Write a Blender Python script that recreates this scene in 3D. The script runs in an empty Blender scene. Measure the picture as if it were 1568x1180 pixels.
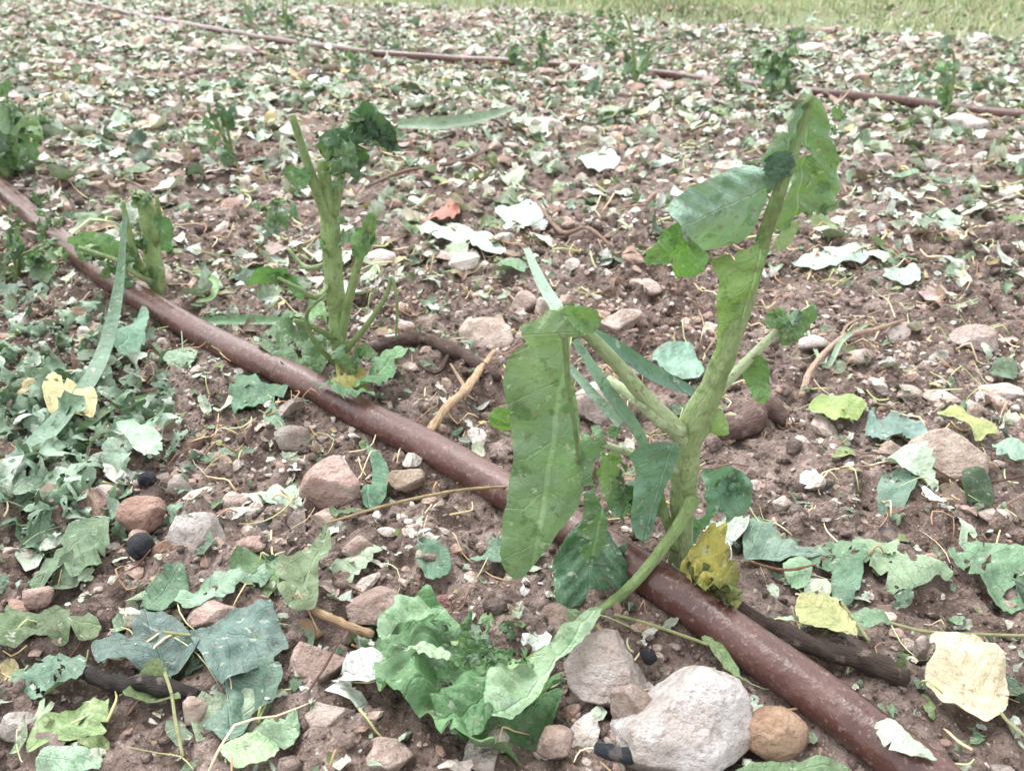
import bpy, bmesh, math, random
import numpy as np
from mathutils import Vector, noise, geometry

rs = np.random.RandomState(7)
random.seed(7)

# ------------------------------------------------------------------ camera model
F, CU, CV, H = 1230.0, 784.0, 590.0, 0.35
PITCH = math.atan2(690, 1230)
CP, SP = math.cos(PITCH), math.sin(PITCH)
KALB = 0.95

def lin(c, k=KALB):
    c = np.array(c, float) / 255.0
    return np.where(c <= 0.04045, c / 12.92, ((c + 0.055) / 1.055) ** 2.4) * k
def greyed(c, f):
    c=np.array(c,float); return c*(1-f)+c.mean()*f

# ------------------------------------------------------------------ numpy noise
TAB = rs.rand(512, 512)
def vn(x, y, f, seed=0):
    X = np.asarray(x, float) * f + seed * 37.7 + 1000
    Y = np.asarray(y, float) * f + seed * 91.3 + 1000
    ix = np.floor(X).astype(int); iy = np.floor(Y).astype(int)
    fx = X - ix; fy = Y - iy
    fx = fx * fx * (3 - 2 * fx); fy = fy * fy * (3 - 2 * fy)
    a = TAB[ix % 512, iy % 512]; b = TAB[(ix + 1) % 512, iy % 512]
    c = TAB[ix % 512, (iy + 1) % 512]; d = TAB[(ix + 1) % 512, (iy + 1) % 512]
    return (a * (1 - fx) + b * fx) * (1 - fy) + (c * (1 - fx) + d * fx) * fy - 0.5

def H0(x, y):
    return 0.016 * vn(x, y, 2.6, 1) + 0.010 * vn(x, y, 7, 2)

def ray(u, v):
    u = np.asarray(u, float); v = np.asarray(v, float)
    xc = (u - CU) / F; yc = -(v - CV) / F
    return xc, CP + SP * yc, -SP + CP * yc

def G(u, v, lift=0.0):
    rx, ry, rz = ray(u, v)
    z = np.zeros_like(rx) + lift
    for _ in range(5):
        t = (H - z) / (-rz)
        x = rx * t; y = ry * t
        z = H0(x, y) + lift
    return np.stack([x, y, z], -1), t

def P(u, v, y):
    rx, ry, rz = ray(u, v)
    t = y / ry
    return np.stack([rx * t, np.zeros_like(rx) + y, H + rz * t], -1), t

def spline(pts, n=6, closed=False):
    p = np.array(pts, float); N = len(p); out = []
    rng = range(N) if closed else range(N - 1)
    for i in rng:
        if closed:
            p0, p1, p2, p3 = p[(i-1) % N], p[i], p[(i+1) % N], p[(i+2) % N]
        else:
            p1, p2 = p[i], p[i+1]
            p0 = p[i-1] if i > 0 else 2*p1 - p2
            p3 = p[i+2] if i+2 < N else 2*p2 - p1
        for k in range(n):
            t = k / n
            out.append(0.5*((2*p1)+(-p0+p2)*t+(2*p0-5*p1+4*p2-p3)*t*t+(-p0+3*p1-3*p2+p3)*t**3))
    if not closed: out.append(p[-1])
    return np.array(out)

# ------------------------------------------------------------------ mesh accumulation
class Geo:
    def __init__(s): s.v=[]; s.t=[]; s.c=[]; s.l=[]; s.n=0
    def add(s, v, t, c, l=None):
        v=np.asarray(v,float); t=np.asarray(t,int)
        c=np.asarray(c,float)
        if c.ndim==1: c=np.tile(c,(len(v),1))
        if l is None: l=np.zeros((len(v),3))
        l=np.asarray(l,float)
        s.v.append(v); s.t.append(t+s.n); s.c.append(c); s.l.append(l); s.n+=len(v)
    def obj(s, name, mat, parent=None, smooth=True):
        v=np.concatenate(s.v); t=np.concatenate(s.t); c=np.concatenate(s.c); l=np.concatenate(s.l)
        me=bpy.data.meshes.new(name)
        me.vertices.add(len(v)); me.vertices.foreach_set('co', v.astype(np.float32).ravel())
        me.loops.add(len(t)*3); me.loops.foreach_set('vertex_index', t.astype(np.int32).ravel())
        me.polygons.add(len(t)); me.polygons.foreach_set('loop_start', (np.arange(len(t))*3).astype(np.int32))
        me.update(calc_edges=True)
        me.polygons.foreach_set('use_smooth', np.full(len(t), smooth))
        a=me.attributes.new('col','FLOAT_COLOR','POINT')
        a.data.foreach_set('color', np.concatenate([np.clip(c,0,1),np.ones((len(c),1))],1).astype(np.float32).ravel())
        b=me.attributes.new('luv','FLOAT_VECTOR','POINT')
        b.data.foreach_set('vector', l.astype(np.float32).ravel())
        me.materials.append(mat)
        o=bpy.data.objects.new(name, me)
        bpy.context.collection.objects.link(o)
        if parent: o.parent=parent
        return o

def empty(name, loc=(0,0,0)):
    e=bpy.data.objects.new(name,None); e.empty_display_size=0.02
    bpy.context.collection.objects.link(e)
    return e

# ------------------------------------------------------------------ materials
class N:
    def __init__(s,name):
        s.m=bpy.data.materials.new(name); s.m.use_nodes=True
        s.nt=s.m.node_tree; s.nt.nodes.clear()
        s.out=s.nt.nodes.new('ShaderNodeOutputMaterial')
    def n(s,t,**k):
        nd=s.nt.nodes.new(t)
        for a,b in k.items():
            if a.startswith('_'): setattr(nd,a[1:],b)
        return nd
    def link(s,a,b): s.nt.links.new(a,b)
    def val(s,sock,v):
        if isinstance(v,bpy.types.NodeSocket): s.link(v,sock)
        else:
            if hasattr(sock.default_value,'__len__') and not hasattr(v,'__len__'): v=[v]*len(sock.default_value)
            if hasattr(v,'__len__') and len(v)==3 and len(sock.default_value)==4: v=list(v)+[1]
            sock.default_value=v
    def math(s,op,a,b=0,c=0,clamp=False):
        nd=s.n('ShaderNodeMath',_operation=op); nd.use_clamp=clamp
        s.val(nd.inputs[0],a); s.val(nd.inputs[1],b); s.val(nd.inputs[2],c)
        return nd.outputs[0]
    def noise(s,vec,scale,detail=4,rough=.55):
        nd=s.n('ShaderNodeTexNoise'); s.link(vec,nd.inputs['Vector'])
        nd.inputs['Scale'].default_value=scale; nd.inputs['Detail'].default_value=detail; nd.inputs['Roughness'].default_value=rough
        return nd.outputs['Fac']
    def vor(s,vec,scale,feat='F1'):
        nd=s.n('ShaderNodeTexVoronoi',_feature=feat); s.link(vec,nd.inputs['Vector'])
        nd.inputs['Scale'].default_value=scale
        return nd.outputs['Distance']
    def ramp(s,f,lo,hi):
        nd=s.n('ShaderNodeMapRange'); nd.interpolation_type='SMOOTHSTEP'
        s.link(f,nd.inputs[0]); nd.inputs[1].default_value=lo; nd.inputs[2].default_value=hi
        return nd.outputs[0]
    def mix(s,f,a,b,bt='MIX'):
        nd=s.n('ShaderNodeMix',_data_type='RGBA',_blend_type=bt)
        s.val(nd.inputs[0],f); s.val(nd.inputs[6],a); s.val(nd.inputs[7],b)
        return nd.outputs[2]
    def sat(s,c,k):
        nd=s.n('ShaderNodeHueSaturation'); s.link(c,nd.inputs['Color']); nd.inputs['Saturation'].default_value=k
        return nd.outputs[0]
    def bump(s,h,dist,strength=1,normal=None):
        nd=s.n('ShaderNodeBump'); s.link(h,nd.inputs['Height']); nd.inputs['Distance'].default_value=dist
        nd.inputs['Strength'].default_value=strength
        if normal: s.link(normal,nd.inputs['Normal'])
        return nd.outputs[0]
    def pos(s): return s.n('ShaderNodeNewGeometry').outputs['Position']
    def attr(s,n,o='Color'):
        nd=s.n('ShaderNodeAttribute'); nd.attribute_name=n; return nd.outputs[o]
    def prin(s,col,rough=.6,spec=.5,normal=None,coat=None):
        nd=s.n('ShaderNodeBsdfPrincipled')
        s.val(nd.inputs['Base Color'],col); s.val(nd.inputs['Roughness'],rough)
        nd.inputs['Specular IOR Level'].default_value=spec
        if normal: s.link(normal,nd.inputs['Normal'])
        return nd
    def done(s,sh): s.link(sh,s.out.inputs['Surface']); return s.m

def mat_leaf(name, rough=.42, veins=1.0, trans=.18, back=.45, nv=5.0, streak=.6, sat=.85):
    m=N(name); luv=m.attr('luv','Vector'); sep=m.n('ShaderNodeSeparateXYZ'); m.link(luv,sep.inputs[0])
    pos=m.pos(); nz=m.noise(luv,5,3)
    b=m.math('ABSOLUTE',m.math('ADD',sep.outputs[0],m.math('MULTIPLY',m.math('SUBTRACT',nz,.5),.03)))
    a=m.math('ADD',sep.outputs[1],m.math('MULTIPLY',m.math('SUBTRACT',nz,.5),.16))
    t=m.math('SUBTRACT',m.math('MULTIPLY',a,nv),m.math('MULTIPLY',b,nv*.75))
    fr=m.math('ABSOLUTE',m.math('SUBTRACT',m.math('FRACT',t),.5))
    side=m.ramp(fr,.462,.494)
    mid=m.math('SUBTRACT',1,m.ramp(b,.004,.015))
    ter=m.math('MULTIPLY',m.math('SUBTRACT',1,m.ramp(m.vor(luv,14,'DISTANCE_TO_EDGE'),.0,.06)),.25)
    v=m.math('MAXIMUM',m.math('MAXIMUM',m.math('MULTIPLY',side,.8),mid),ter)
    col=m.attr('col')
    col=m.mix(m.math('MULTIPLY',m.ramp(m.noise(pos,70,5,.6),.35,.68),.6),col,m.mix(1,col,(.66,.72,.62),'MULTIPLY'))
    hv=m.mix(1,col,(1.5,1.4,1.55),'MULTIPLY'); hv=m.mix(1,hv,(.035,.045,.03),'ADD')
    col=m.mix(m.math('MULTIPLY',v,.6*veins),col,hv)
    mp=m.n('ShaderNodeMapping'); m.link(pos,mp.inputs[0]); mp.inputs['Rotation'].default_value=(.5,.6,.8); mp.inputs['Scale'].default_value=(1,2.6,1)
    br=m.ramp(m.noise(mp.outputs[0],75,4,.6),.57,.62)
    col=m.mix(m.math('MULTIPLY',br,streak),col,m.mix(1,col,(.40,.55,.40),'MULTIPLY'))
    sc=m.ramp(m.noise(mp.outputs[0],130,3),.63,.69)
    col=m.mix(m.math('MULTIPLY',sc,.5),col,(.48,.52,.43))
    mud=m.ramp(m.noise(pos,230,4,.6),.60,.66)
    col=m.mix(m.math('MULTIPLY',mud,.6),col,(.21,.15,.12))
    geo=m.n('ShaderNodeNewGeometry')
    pale=m.mix(.5,m.mix(1,col,(1.3,1.25,1.32),'MULTIPLY'),(.30,.35,.29))
    col=m.mix(m.math('MULTIPLY',geo.outputs['Backfacing'],back),col,pale)
    col=m.sat(col,sat)
    hgt=m.math('ADD',m.math('MULTIPLY',v,-.35),m.math('MULTIPLY',m.noise(pos,120,5,.6),1.4))
    bp=m.bump(hgt,.0022,.9)
    ro=m.math('SUBTRACT',rough+.14,m.math('MULTIPLY',br,.30))
    p=m.prin(col,ro,.5,bp)
    tr=m.n('ShaderNodeBsdfTranslucent'); m.link(m.mix(1,col,(1.1,1.3,.5),'MULTIPLY'),tr.inputs[0])
    mx=m.n('ShaderNodeMixShader'); mx.inputs[0].default_value=trans
    m.link(p.outputs[0],mx.inputs[1]); m.link(tr.outputs[0],mx.inputs[2])
    return m.done(mx.outputs[0])

def mat_stem():
    m=N('stem_green'); pos=m.pos(); luv=m.attr('luv','Vector'); col=m.attr('col')
    mp=m.n('ShaderNodeMapping'); m.link(luv,mp.inputs[0]); mp.inputs['Scale'].default_value=(9,1.3,1)
    st=m.noise(mp.outputs[0],3,4)
    col=m.mix(m.math('MULTIPLY',m.ramp(st,.38,.62),.7),col,m.mix(1,col,(1.35,1.25,1.4),'MULTIPLY'))
    col=m.mix(m.math('MULTIPLY',m.ramp(m.noise(pos,90,5,.6),.50,.66),.7),col,m.mix(1,col,(.52,.60,.42),'MULTIPLY'))
    col=m.mix(m.math('MULTIPLY',m.ramp(m.noise(pos,240,4),.61,.66),.6),col,(.22,.16,.10))
    col=m.sat(col,.93)
    bp=m.bump(m.math('ADD',m.math('MULTIPLY',st,1.5),m.noise(pos,250,3)),.0018,.9)
    return m.done(m.prin(col,.38,.5,bp).outputs[0])

def mat_soil(name='soil', use_attr=False):
    m=N(name); pos=m.pos()
    n1=m.noise(pos,9,5,.6); n2=m.noise(pos,60,6,.65); n3=m.noise(pos,420,4,.6)
    c=m.mix(m.ramp(n1,.35,.65),(.200,.148,.123),(.325,.255,.224))
    c=m.mix(m.ramp(n2,.35,.68),m.mix(1,c,(.50,.46,.43),'MULTIPLY'),m.mix(1,c,(1.2,1.19,1.2),'MULTIPLY'))
    gr=m.ramp(n3,.56,.68)
    c=m.mix(m.math('MULTIPLY',gr,.6),c,(.50,.425,.375))
    dk=m.ramp(m.noise(pos,300,3),.60,.67)
    c=m.mix(m.math('MULTIPLY',dk,.8),c,(.066,.045,.037))
    if use_attr: c=m.mix(1,c,m.attr('col'),'MULTIPLY')
    else:
        sp=m.n('ShaderNodeSeparateXYZ'); m.link(pos,sp.inputs[0])
        e=m.math('SUBTRACT',m.math('ADD',sp.outputs[1],m.math('MULTIPLY',sp.outputs[0],.72)),4.35)
        e=m.math('ADD',e,m.math('MULTIPLY',m.math('SUBTRACT',m.noise(pos,2.5,4),.5),1.0))
        g=m.mix(m.noise(pos,25,5),(.12,.15,.07),(.26,.29,.16))
        c=m.mix(m.ramp(e,-.15,.35),c,g)
    h=m.math('ADD',m.math('MULTIPLY',n2,1.3),m.math('ADD',m.math('MULTIPLY',n3,.45),m.math('MULTIPLY',m.vor(pos,170),-.35)))
    bp=m.bump(h,.008,1.0)
    ro=m.math('SUBTRACT',.92,m.math('MULTIPLY',m.ramp(n1,.45,.7),.3))
    return m.done(m.prin(c,ro,.35,bp).outputs[0])

def mat_stone():
    m=N('limestone'); pos=m.pos(); col=m.attr('col')
    n1=m.noise(pos,45,6,.62); n2=m.noise(pos,220,5,.65)
    c=m.mix(m.ramp(n1,.38,.66),m.mix(1,col,(.76,.70,.66),'MULTIPLY'),m.mix(1,col,(1.08,1.08,1.08),'MULTIPLY'))
    c=m.mix(m.math('MULTIPLY',m.ramp(n2,.48,.68),.6),c,m.mix(1,c,(.60,.54,.50),'MULTIPLY'))
    c=m.mix(m.math('MULTIPLY',m.ramp(m.noise(pos,30,4,.6),.54,.68),.5),c,(.36,.255,.21))
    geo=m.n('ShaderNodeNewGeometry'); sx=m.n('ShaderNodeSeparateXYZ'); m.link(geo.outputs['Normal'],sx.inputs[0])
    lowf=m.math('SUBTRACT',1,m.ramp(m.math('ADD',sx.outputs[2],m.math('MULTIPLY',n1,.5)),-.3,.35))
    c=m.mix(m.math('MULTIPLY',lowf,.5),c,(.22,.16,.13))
    bp=m.bump(m.math('ADD',m.math('MULTIPLY',n1,1.6),m.math('MULTIPLY',n2,.9)),.007,1.0)
    return m.done(m.prin(c,.68,.4,bp).outputs[0])

def mat_pipe():
    m=N('brown_polyethylene'); pos=m.pos()
    n1=m.noise(pos,26,5,.6); n2=m.noise(pos,330,3)
    c=m.mix(m.ramp(n1,.3,.7),(.072,.031,.026),(.108,.050,.042))
    c=m.mix(m.math('MULTIPLY',m.ramp(n2,.58,.68),.5),c,(.28,.195,.165))
    mudf=m.ramp(m.noise(pos,60,6,.7),.53,.70)
    c=m.mix(m.math('MULTIPLY',mudf,.45),c,(.22,.155,.13))
    sp=m.ramp(m.noise(pos,140,4,.6),.64,.68)
    c=m.mix(m.math('MULTIPLY',sp,.6),c,(.05,.033,.026))
    ro=m.math('ADD',.24,m.math('MULTIPLY',m.ramp(n1,.35,.65),.18))
    ro=m.math('ADD',ro,m.math('MULTIPLY',mudf,.3))
    bp=m.bump(m.math('ADD',m.noise(pos,90,4),m.math('MULTIPLY',n2,.4)),.0016,.7)
    return m.done(m.prin(c,ro,.5,bp).outputs[0])

def mat_wood():
    m=N('weathered_wood'); pos=m.pos(); col=m.attr('col'); luv=m.attr('luv','Vector')
    mp=m.n('ShaderNodeMapping'); m.link(luv,mp.inputs[0]); mp.inputs['Scale'].default_value=(10,1,1)
    st=m.noise(mp.outputs[0],4,5)
    c=m.mix(m.ramp(st,.35,.65),m.mix(1,col,(.55,.5,.45),'MULTIPLY'),m.mix(1,col,(1.3,1.3,1.3),'MULTIPLY'))
    c=m.mix(m.math('MULTIPLY',m.ramp(m.noise(pos,110,4),.58,.66),.5),c,(.30,.24,.20))
    bp=m.bump(m.math('ADD',st,m.noise(pos,150,5)),.003,.9)
    return m.done(m.prin(c,.7,.4,bp).outputs[0])

def mat_simple_attr(name, rough=.7):
    m=N(name); pos=m.pos(); col=m.attr('col')
    c=m.mix(m.noise(pos,40,4),m.mix(1,col,(.7,.7,.7),'MULTIPLY'),m.mix(1,col,(1.3,1.3,1.3),'MULTIPLY'))
    return m.done(m.prin(c,rough,.3).outputs[0])

M_LEAF=mat_leaf('brassica_leaf',.38,1.0,.14,.35,5.0,.6,.90)
M_LITTER=mat_leaf('litter_leaf',.46,.7,.05,.38,7.0,.32,.84)
M_STEM=mat_stem(); M_SOIL=mat_soil(); M_CLOD=mat_soil('soil_crumb',True)
M_STONE=mat_stone(); M_PIPE=mat_pipe(); M_WOOD=mat_wood(); M_GRASS=mat_simple_attr('grass_blade_green',.6); M_STRAW=mat_simple_attr('dry_straw',.6)

# ------------------------------------------------------------------ primitives
def tube_geo(geo, pts, rad, col, sides=12, ridge=0.0, n=6, cap=True, bumpy=0.0):
    pr=np.concatenate([np.array(pts,float),np.array(rad,float)[:,None]],1)
    s=spline(pr,n) if n>1 else pr
    p=s[:,:3]; r=np.maximum(s[:,3],1e-5)
    K=len(p); T=np.gradient(p,axis=0); T/=np.linalg.norm(T,axis=1)[:,None]+1e-12
    up=np.array([0,0,1.]) if abs(T[0][2])<.9 else np.array([1.,0,0])
    nrm=np.cross(T[0],up); nrm/=np.linalg.norm(nrm)
    seed=rs.rand()*50; V=[];L=[];C=[]
    col=np.array(col,float)
    length=np.concatenate([[0],np.cumsum(np.linalg.norm(np.diff(p,axis=0),axis=1))])
    rm=max(r.mean(),1e-4); th=np.arange(sides)/sides*2*np.pi; ct,st=np.cos(th),np.sin(th)
    for i in range(K):
        nrm=nrm-T[i]*np.dot(nrm,T[i]); nrm/=np.linalg.norm(nrm)
        bn=np.cross(T[i],nrm)
        rr=r[i]*(1+ridge*np.cos(5*th+seed))
        if bumpy: rr=rr*(1+bumpy*2*vn(ct*1.3+seed,length[i]/rm*.7+0*th,1.,5))
        V.append(p[i]+np.outer(ct*rr,nrm)+np.outer(st*rr,bn))
        L.append(np.stack([np.abs(th/np.pi-1),np.full(sides,length[i]*40),np.full(sides,seed)],1))
        cc=col if col.ndim==1 else col[0]*(1-i/(K-1))+col[1]*(i/(K-1))
        C.append(np.tile(cc,(sides,1)))
    ii,jj=np.meshgrid(np.arange(K-1),np.arange(sides),indexing='ij'); ii=ii.ravel();jj=jj.ravel(); j2=(jj+1)%sides
    a=ii*sides+jj;b=ii*sides+j2;c=a+sides;d=b+sides
    tri=np.concatenate([np.stack([a,b,d],1),np.stack([a,d,c],1)])
    V.append(p[:1]-T[:1]*r[0]*.3); V.append(p[-1:]+T[-1:]*r[-1]*.3)
    L+= [L[0][:1],L[-1][:1]]; C+=[C[0][:1]*1.2,C[-1][:1]*1.2]
    a=K*sides; j=np.arange(sides); j2=(j+1)%sides
    tri=np.concatenate([tri,np.stack([np.full(sides,a),j2,j],1),np.stack([np.full(sides,a+1),(K-1)*sides+j,(K-1)*sides+j2],1)])
    geo.add(np.concatenate(V),tri,np.concatenate(C),np.concatenate(L))

def stem_px(geo, pts, col, ridge=.07, sides=12, bumpy=.05):
    """pts: (u,v,y,width) measured on the photograph, y = real distance in metres"""
    q=[];r=[]
    for u,v,y,w in pts:
        p,t=P(u,v,y); q.append(p); r.append(w*.5*float(t)/F)
    tube_geo(geo,q,r,col,sides,ridge,6,True,bumpy)

def inpoly(px,py,poly):
    res=np.zeros(len(px),bool); n=len(poly); j=n-1
    for i in range(n):
        xi,yi=poly[i];xj,yj=poly[j]
        c=((yi>py)!=(yj>py))&(px<(xj-xi)*(py-yi)/((yj-yi) if yj!=yi else 1e-9)+xi)
        res^=c; j=i
    return res

def patch(geo, outline, axis, col, mode='G', depth=None, lift=.006, step=8, jag=1.0, holes=0.0,
          fold=0.0, cup=0.0, ruff=.005, seed=None, var=.22, drape=True, curl=0.0, tear=1.6, notch=.03):
    """traced leaf blade. mode 'G': lies on the soil. mode 'P': hangs in the air, depth=(y0,dy_du,dy_dv)"""
    if seed is None: seed=rs.randint(1000)
    size=np.ptp(np.array(outline,float),axis=0).max(); tear=min(tear,size*.03+.4)
    o=spline(outline,7,True); 
    Tn=np.roll(o,-1,0)-np.roll(o,1,0); ln=np.linalg.norm(Tn,axis=1)[:,None]+1e-6; Nr=np.stack([Tn[:,1],-Tn[:,0]],1)/ln
    c=o.mean(0); sg=np.sign(((o-c)*Nr).sum(1).mean()); Nr*=sg
    s=np.cumsum(np.linalg.norm(o-np.roll(o,1,0),axis=1))
    dsp=tear*(2.2*vn(s/24.,0*s,1,seed)+1.6*vn(s/8.,0*s,1,seed+5))
    for k in range(len(o)):
        if rs.rand()<notch: dsp[k]-=size*rs.uniform(.03,.13)
    o=o+Nr*dsp[:,None]+rs.uniform(-jag,jag,o.shape)
    mn=o.min(0);mx=o.max(0)
    gu,gv=np.meshgrid(np.arange(mn[0],mx[0],step),np.arange(mn[1],mx[1],step*.8))
    g=np.stack([gu.ravel(),gv.ravel()],1)+rs.uniform(-.3,.3,(gu.size,2))*step
    g=g[inpoly(g[:,0],g[:,1],o)]
    hp=[]
    if holes>0:
        for _ in range(int(holes*100)):
            hc=o.mean(0)+rs.uniform(-.4,.4,2)*np.ptp(o,axis=0); hp.append((hc,rs.uniform(.02,.07)*size,rs.rand()*3))
    allp=np.concatenate([o,g]); no=len(o)
    res=geometry.delaunay_2d_cdt([Vector(p) for p in allp],[(i,(i+1)%no) for i in range(no)],[],0,1e-4)
    vv=np.array([tuple(p) for p in res[0]]); ff=np.array([f for f in res[2] if len(f)==3],int)
    cen=vv[ff].mean(1); k=inpoly(cen[:,0],cen[:,1],o)
    for hc,hr,ha in hp:
        dd=cen-hc; aa=dd[:,0]*math.cos(ha)+dd[:,1]*math.sin(ha); bb=-dd[:,0]*math.sin(ha)+dd[:,1]*math.cos(ha)
        k&=(aa/hr)**2+(bb/hr*2.)**2>1
    ff=ff[k]
    if len(ff)==0: return
    ax=np.array(axis,float)
    if mode=='G':
        q,t=G(vv[:,0],vv[:,1],lift); aq,_=G(ax[:,0],ax[:,1],lift); ii=[0,1]
    else:
        y0,du,dv=depth; c0=o.mean(0)
        fy=lambda a:y0+du*(a[:,0]-c0[0])+dv*(a[:,1]-c0[1])
        q,t=P(vv[:,0],vv[:,1],fy(vv)); aq,_=P(ax[:,0],ax[:,1],fy(ax)); ii=[0,2]
    w=q[:,ii]; A=aq[0,ii]; D=aq[1,ii]-A; L=np.linalg.norm(D); D/=L
    a=(w-A)@D/L; b=((w-A)@np.array([-D[1],D[0]]))/L
    eb=np.clip(.5+2.2*np.abs(b),.5,1.8)
    off=fold*np.abs(b)*L+cup*(b*b)*L*2+ruff*2.2*vn(w[:,0],w[:,1],38,seed)*eb+ruff*1.1*vn(w[:,0],w[:,1],95,seed+1)*eb
    off+=ruff*.30*np.abs(np.sin(np.pi*(a*5-np.abs(b)*3.75+.5)))+curl*np.clip(a,0,2)**2*L
    q=q.copy()
    if mode=='G':
        q[:,2]+=off
        q[:,2]+=.6*(Hf(q[:,0],q[:,1])-H0(q[:,0],q[:,1]))
    else:
        q[:,1]-=off; q[:,2]+=off*.25
    cc=np.array(col,float)[None]*(1+var*2*vn(w[:,0],w[:,1],60,seed+7)[:,None])*(1+var*np.array([[1.2,.4,.6]])*vn(w[:,0],w[:,1],25,seed+8)[:,None])
    l=np.stack([b,a,np.full(len(a),seed*.1)],1)
    p0,p1,p2=q[ff[:,0]],q[ff[:,1]],q[ff[:,2]]
    nn=np.cross(p1-p0,p2-p0)
    s=nn[:,2].mean() if mode=='G' else -nn[:,1].mean()
    if s<0: ff=ff[:,::-1]
    used=np.unique(ff); mp=np.zeros(len(q),int); mp[used]=np.arange(len(used))
    geo.add(q[used],mp[ff],cc[used],l[used])

def ribbon(geo, pts, col, vfold=.35, nrm=(0,-.75,.65), n=8):
    """strap-like leaf. pts (u,v,y,width_px); y None = on the ground"""
    q=[]
    for u,v,y,w in pts:
        if y is None: p,t=G(u,v,.006)
        else: p,t=P(u,v,y)
        q.append(list(p)+[w*.5*float(t)/F])
    s=spline(q,n); p=s[:,:3]; hw=s[:,3]
    T=np.gradient(p,axis=0); T/=np.linalg.norm(T,axis=1)[:,None]
    nr=np.array(nrm,float); S=np.cross(T,nr); S/=np.linalg.norm(S,axis=1)[:,None]
    Nn=np.cross(S,T); cols=5; V=[];L=[]
    ln=np.linspace(0,1,len(p)); sd=rs.randint(90)
    for i in range(len(p)):
        for j in range(cols):
            x=(j/(cols-1)*2-1)
            V.append(p[i]+S[i]*x*hw[i]*(1+.14*float(vn(i*.6,j*.9,1,sd)))+Nn[i]*(abs(x)*hw[i]*vfold+hw[i]*.25*float(vn(i*.3,j*.3,1,sd+3)))); L.append((.1+abs(x)*.02,.3+ln[i]*.02,0))
    tri=[]
    for i in range(len(p)-1):
        for j in range(cols-1):
            a=i*cols+j; tri+=[(a,a+1,a+cols+1),(a,a+cols+1,a+cols)]
    c=np.array(col)[None]*(1+.4*vn(np.arange(len(V))*.07,np.zeros(len(V)),1,3)[:,None])
    geo.add(V,tri,c,L)

# ------------------------------------------------------------------ pipes
def pipe_path(px):
    q,_=G(np.array([a for a,b in px]),np.array([b for a,b in px]),.010)
    d0=q[0]-q[1]; d1=q[-1]-q[-2]
    ext0=[q[0]+d0/np.linalg.norm(d0)*k for k in (3.0,1.2,.4)]; ext1=[q[-1]+d1/np.linalg.norm(d1)*k for k in (.1,.5,1.5)]
    q=np.concatenate([ext0,q,ext1]); s=spline(q,12)
    s[:,2]=H0(s[:,0],s[:,1])+.0095
    return s
PIPE1=pipe_path([(0,285),(45,325),(90,363),(160,420),(240,470),(360,535),(500,603),(630,670),(760,742),(870,805),(960,860),(1050,917),(1130,975),(1240,1052),(1350,1135),(1420,1190)])
PIPE2=pipe_path([(280,36),(350,50),(420,61),(520,75),(600,84),(700,91),(820,98),(950,108),(1060,120),(1150,130),(1250,142),(1400,157),(1568,177)])

def dist_poly(x,y,poly):
    d=np.full(np.shape(x),9.)
    for i in range(0,len(poly)-1,3):
        a=poly[i,:2]; b=poly[min(i+3,len(poly)-1),:2]; ab=b-a; L2=ab@ab
        if L2<1e-10: continue
        t=np.clip(((x-a[0])*ab[0]+(y-a[1])*ab[1])/L2,0,1)
        d=np.minimum(d,np.hypot(x-a[0]-ab[0]*t,y-a[1]-ab[1]*t))
    return d

def Hf(x,y):
    x=np.asarray(x,float);y=np.asarray(y,float)
    fade=np.clip(2.2-y*.8,.25,1)
    rough=.45+1.5*np.clip(vn(x,y,4.5,9)+.5,0,1)
    d=.013*vn(x,y,15,3)+.011*vn(x,y,36,4)*rough+.008*vn(x,y,80,5)*rough*fade+.005*vn(x,y,180,6)*fade*rough
    dd=np.minimum(dist_poly(x,y,PIPE1),dist_poly(x,y,PIPE2))
    k=np.clip((dd-.008)/.03,0,1)
    return H0(x,y)+d*(.40+.60*k)+.0005*(1-k)

g=Geo(); tube_geo(g,PIPE1,np.full(len(PIPE1),.0127),(1,1,1),24,0,1); g.obj('irrigation_pipe',M_PIPE)
g=Geo(); tube_geo(g,PIPE2,np.full(len(PIPE2),.0125),(1,1,1),20,0,1); g.obj('irrigation_pipe',M_PIPE)

# ------------------------------------------------------------------ ground sheet
def axis_pts(lo,hi,fine,start_fine,end_fine,grow):
    c=list(np.arange(start_fine,end_fine,fine)); s=fine
    while c[-1]<hi: s*=grow; c.append(c[-1]+s)
    l=[]; s=fine; a=start_fine
    while a>lo: s*=1.08; a-=s; l.append(a)
    return np.array(l[::-1]+c)
xs=axis_pts(-70,70,.0029,-.58,.62,1.055); ys=axis_pts(-4,90,.0029,.20,.92,1.022)
X,Y=np.meshgrid(xs,ys); Z=Hf(X.ravel(),Y.ravel())
nx,ny=len(xs),len(ys)
idx=np.arange(nx*ny).reshape(ny,nx)
a=idx[:-1,:-1].ravel();b=idx[:-1,1:].ravel();c=idx[1:,1:].ravel();d=idx[1:,:-1].ravel()
g=Geo(); g.add(np.stack([X.ravel(),Y.ravel(),Z],1),np.concatenate([np.stack([a,b,c],1),np.stack([a,c,d],1)]),(1,1,1))
g.obj('ground',M_SOIL)

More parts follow.
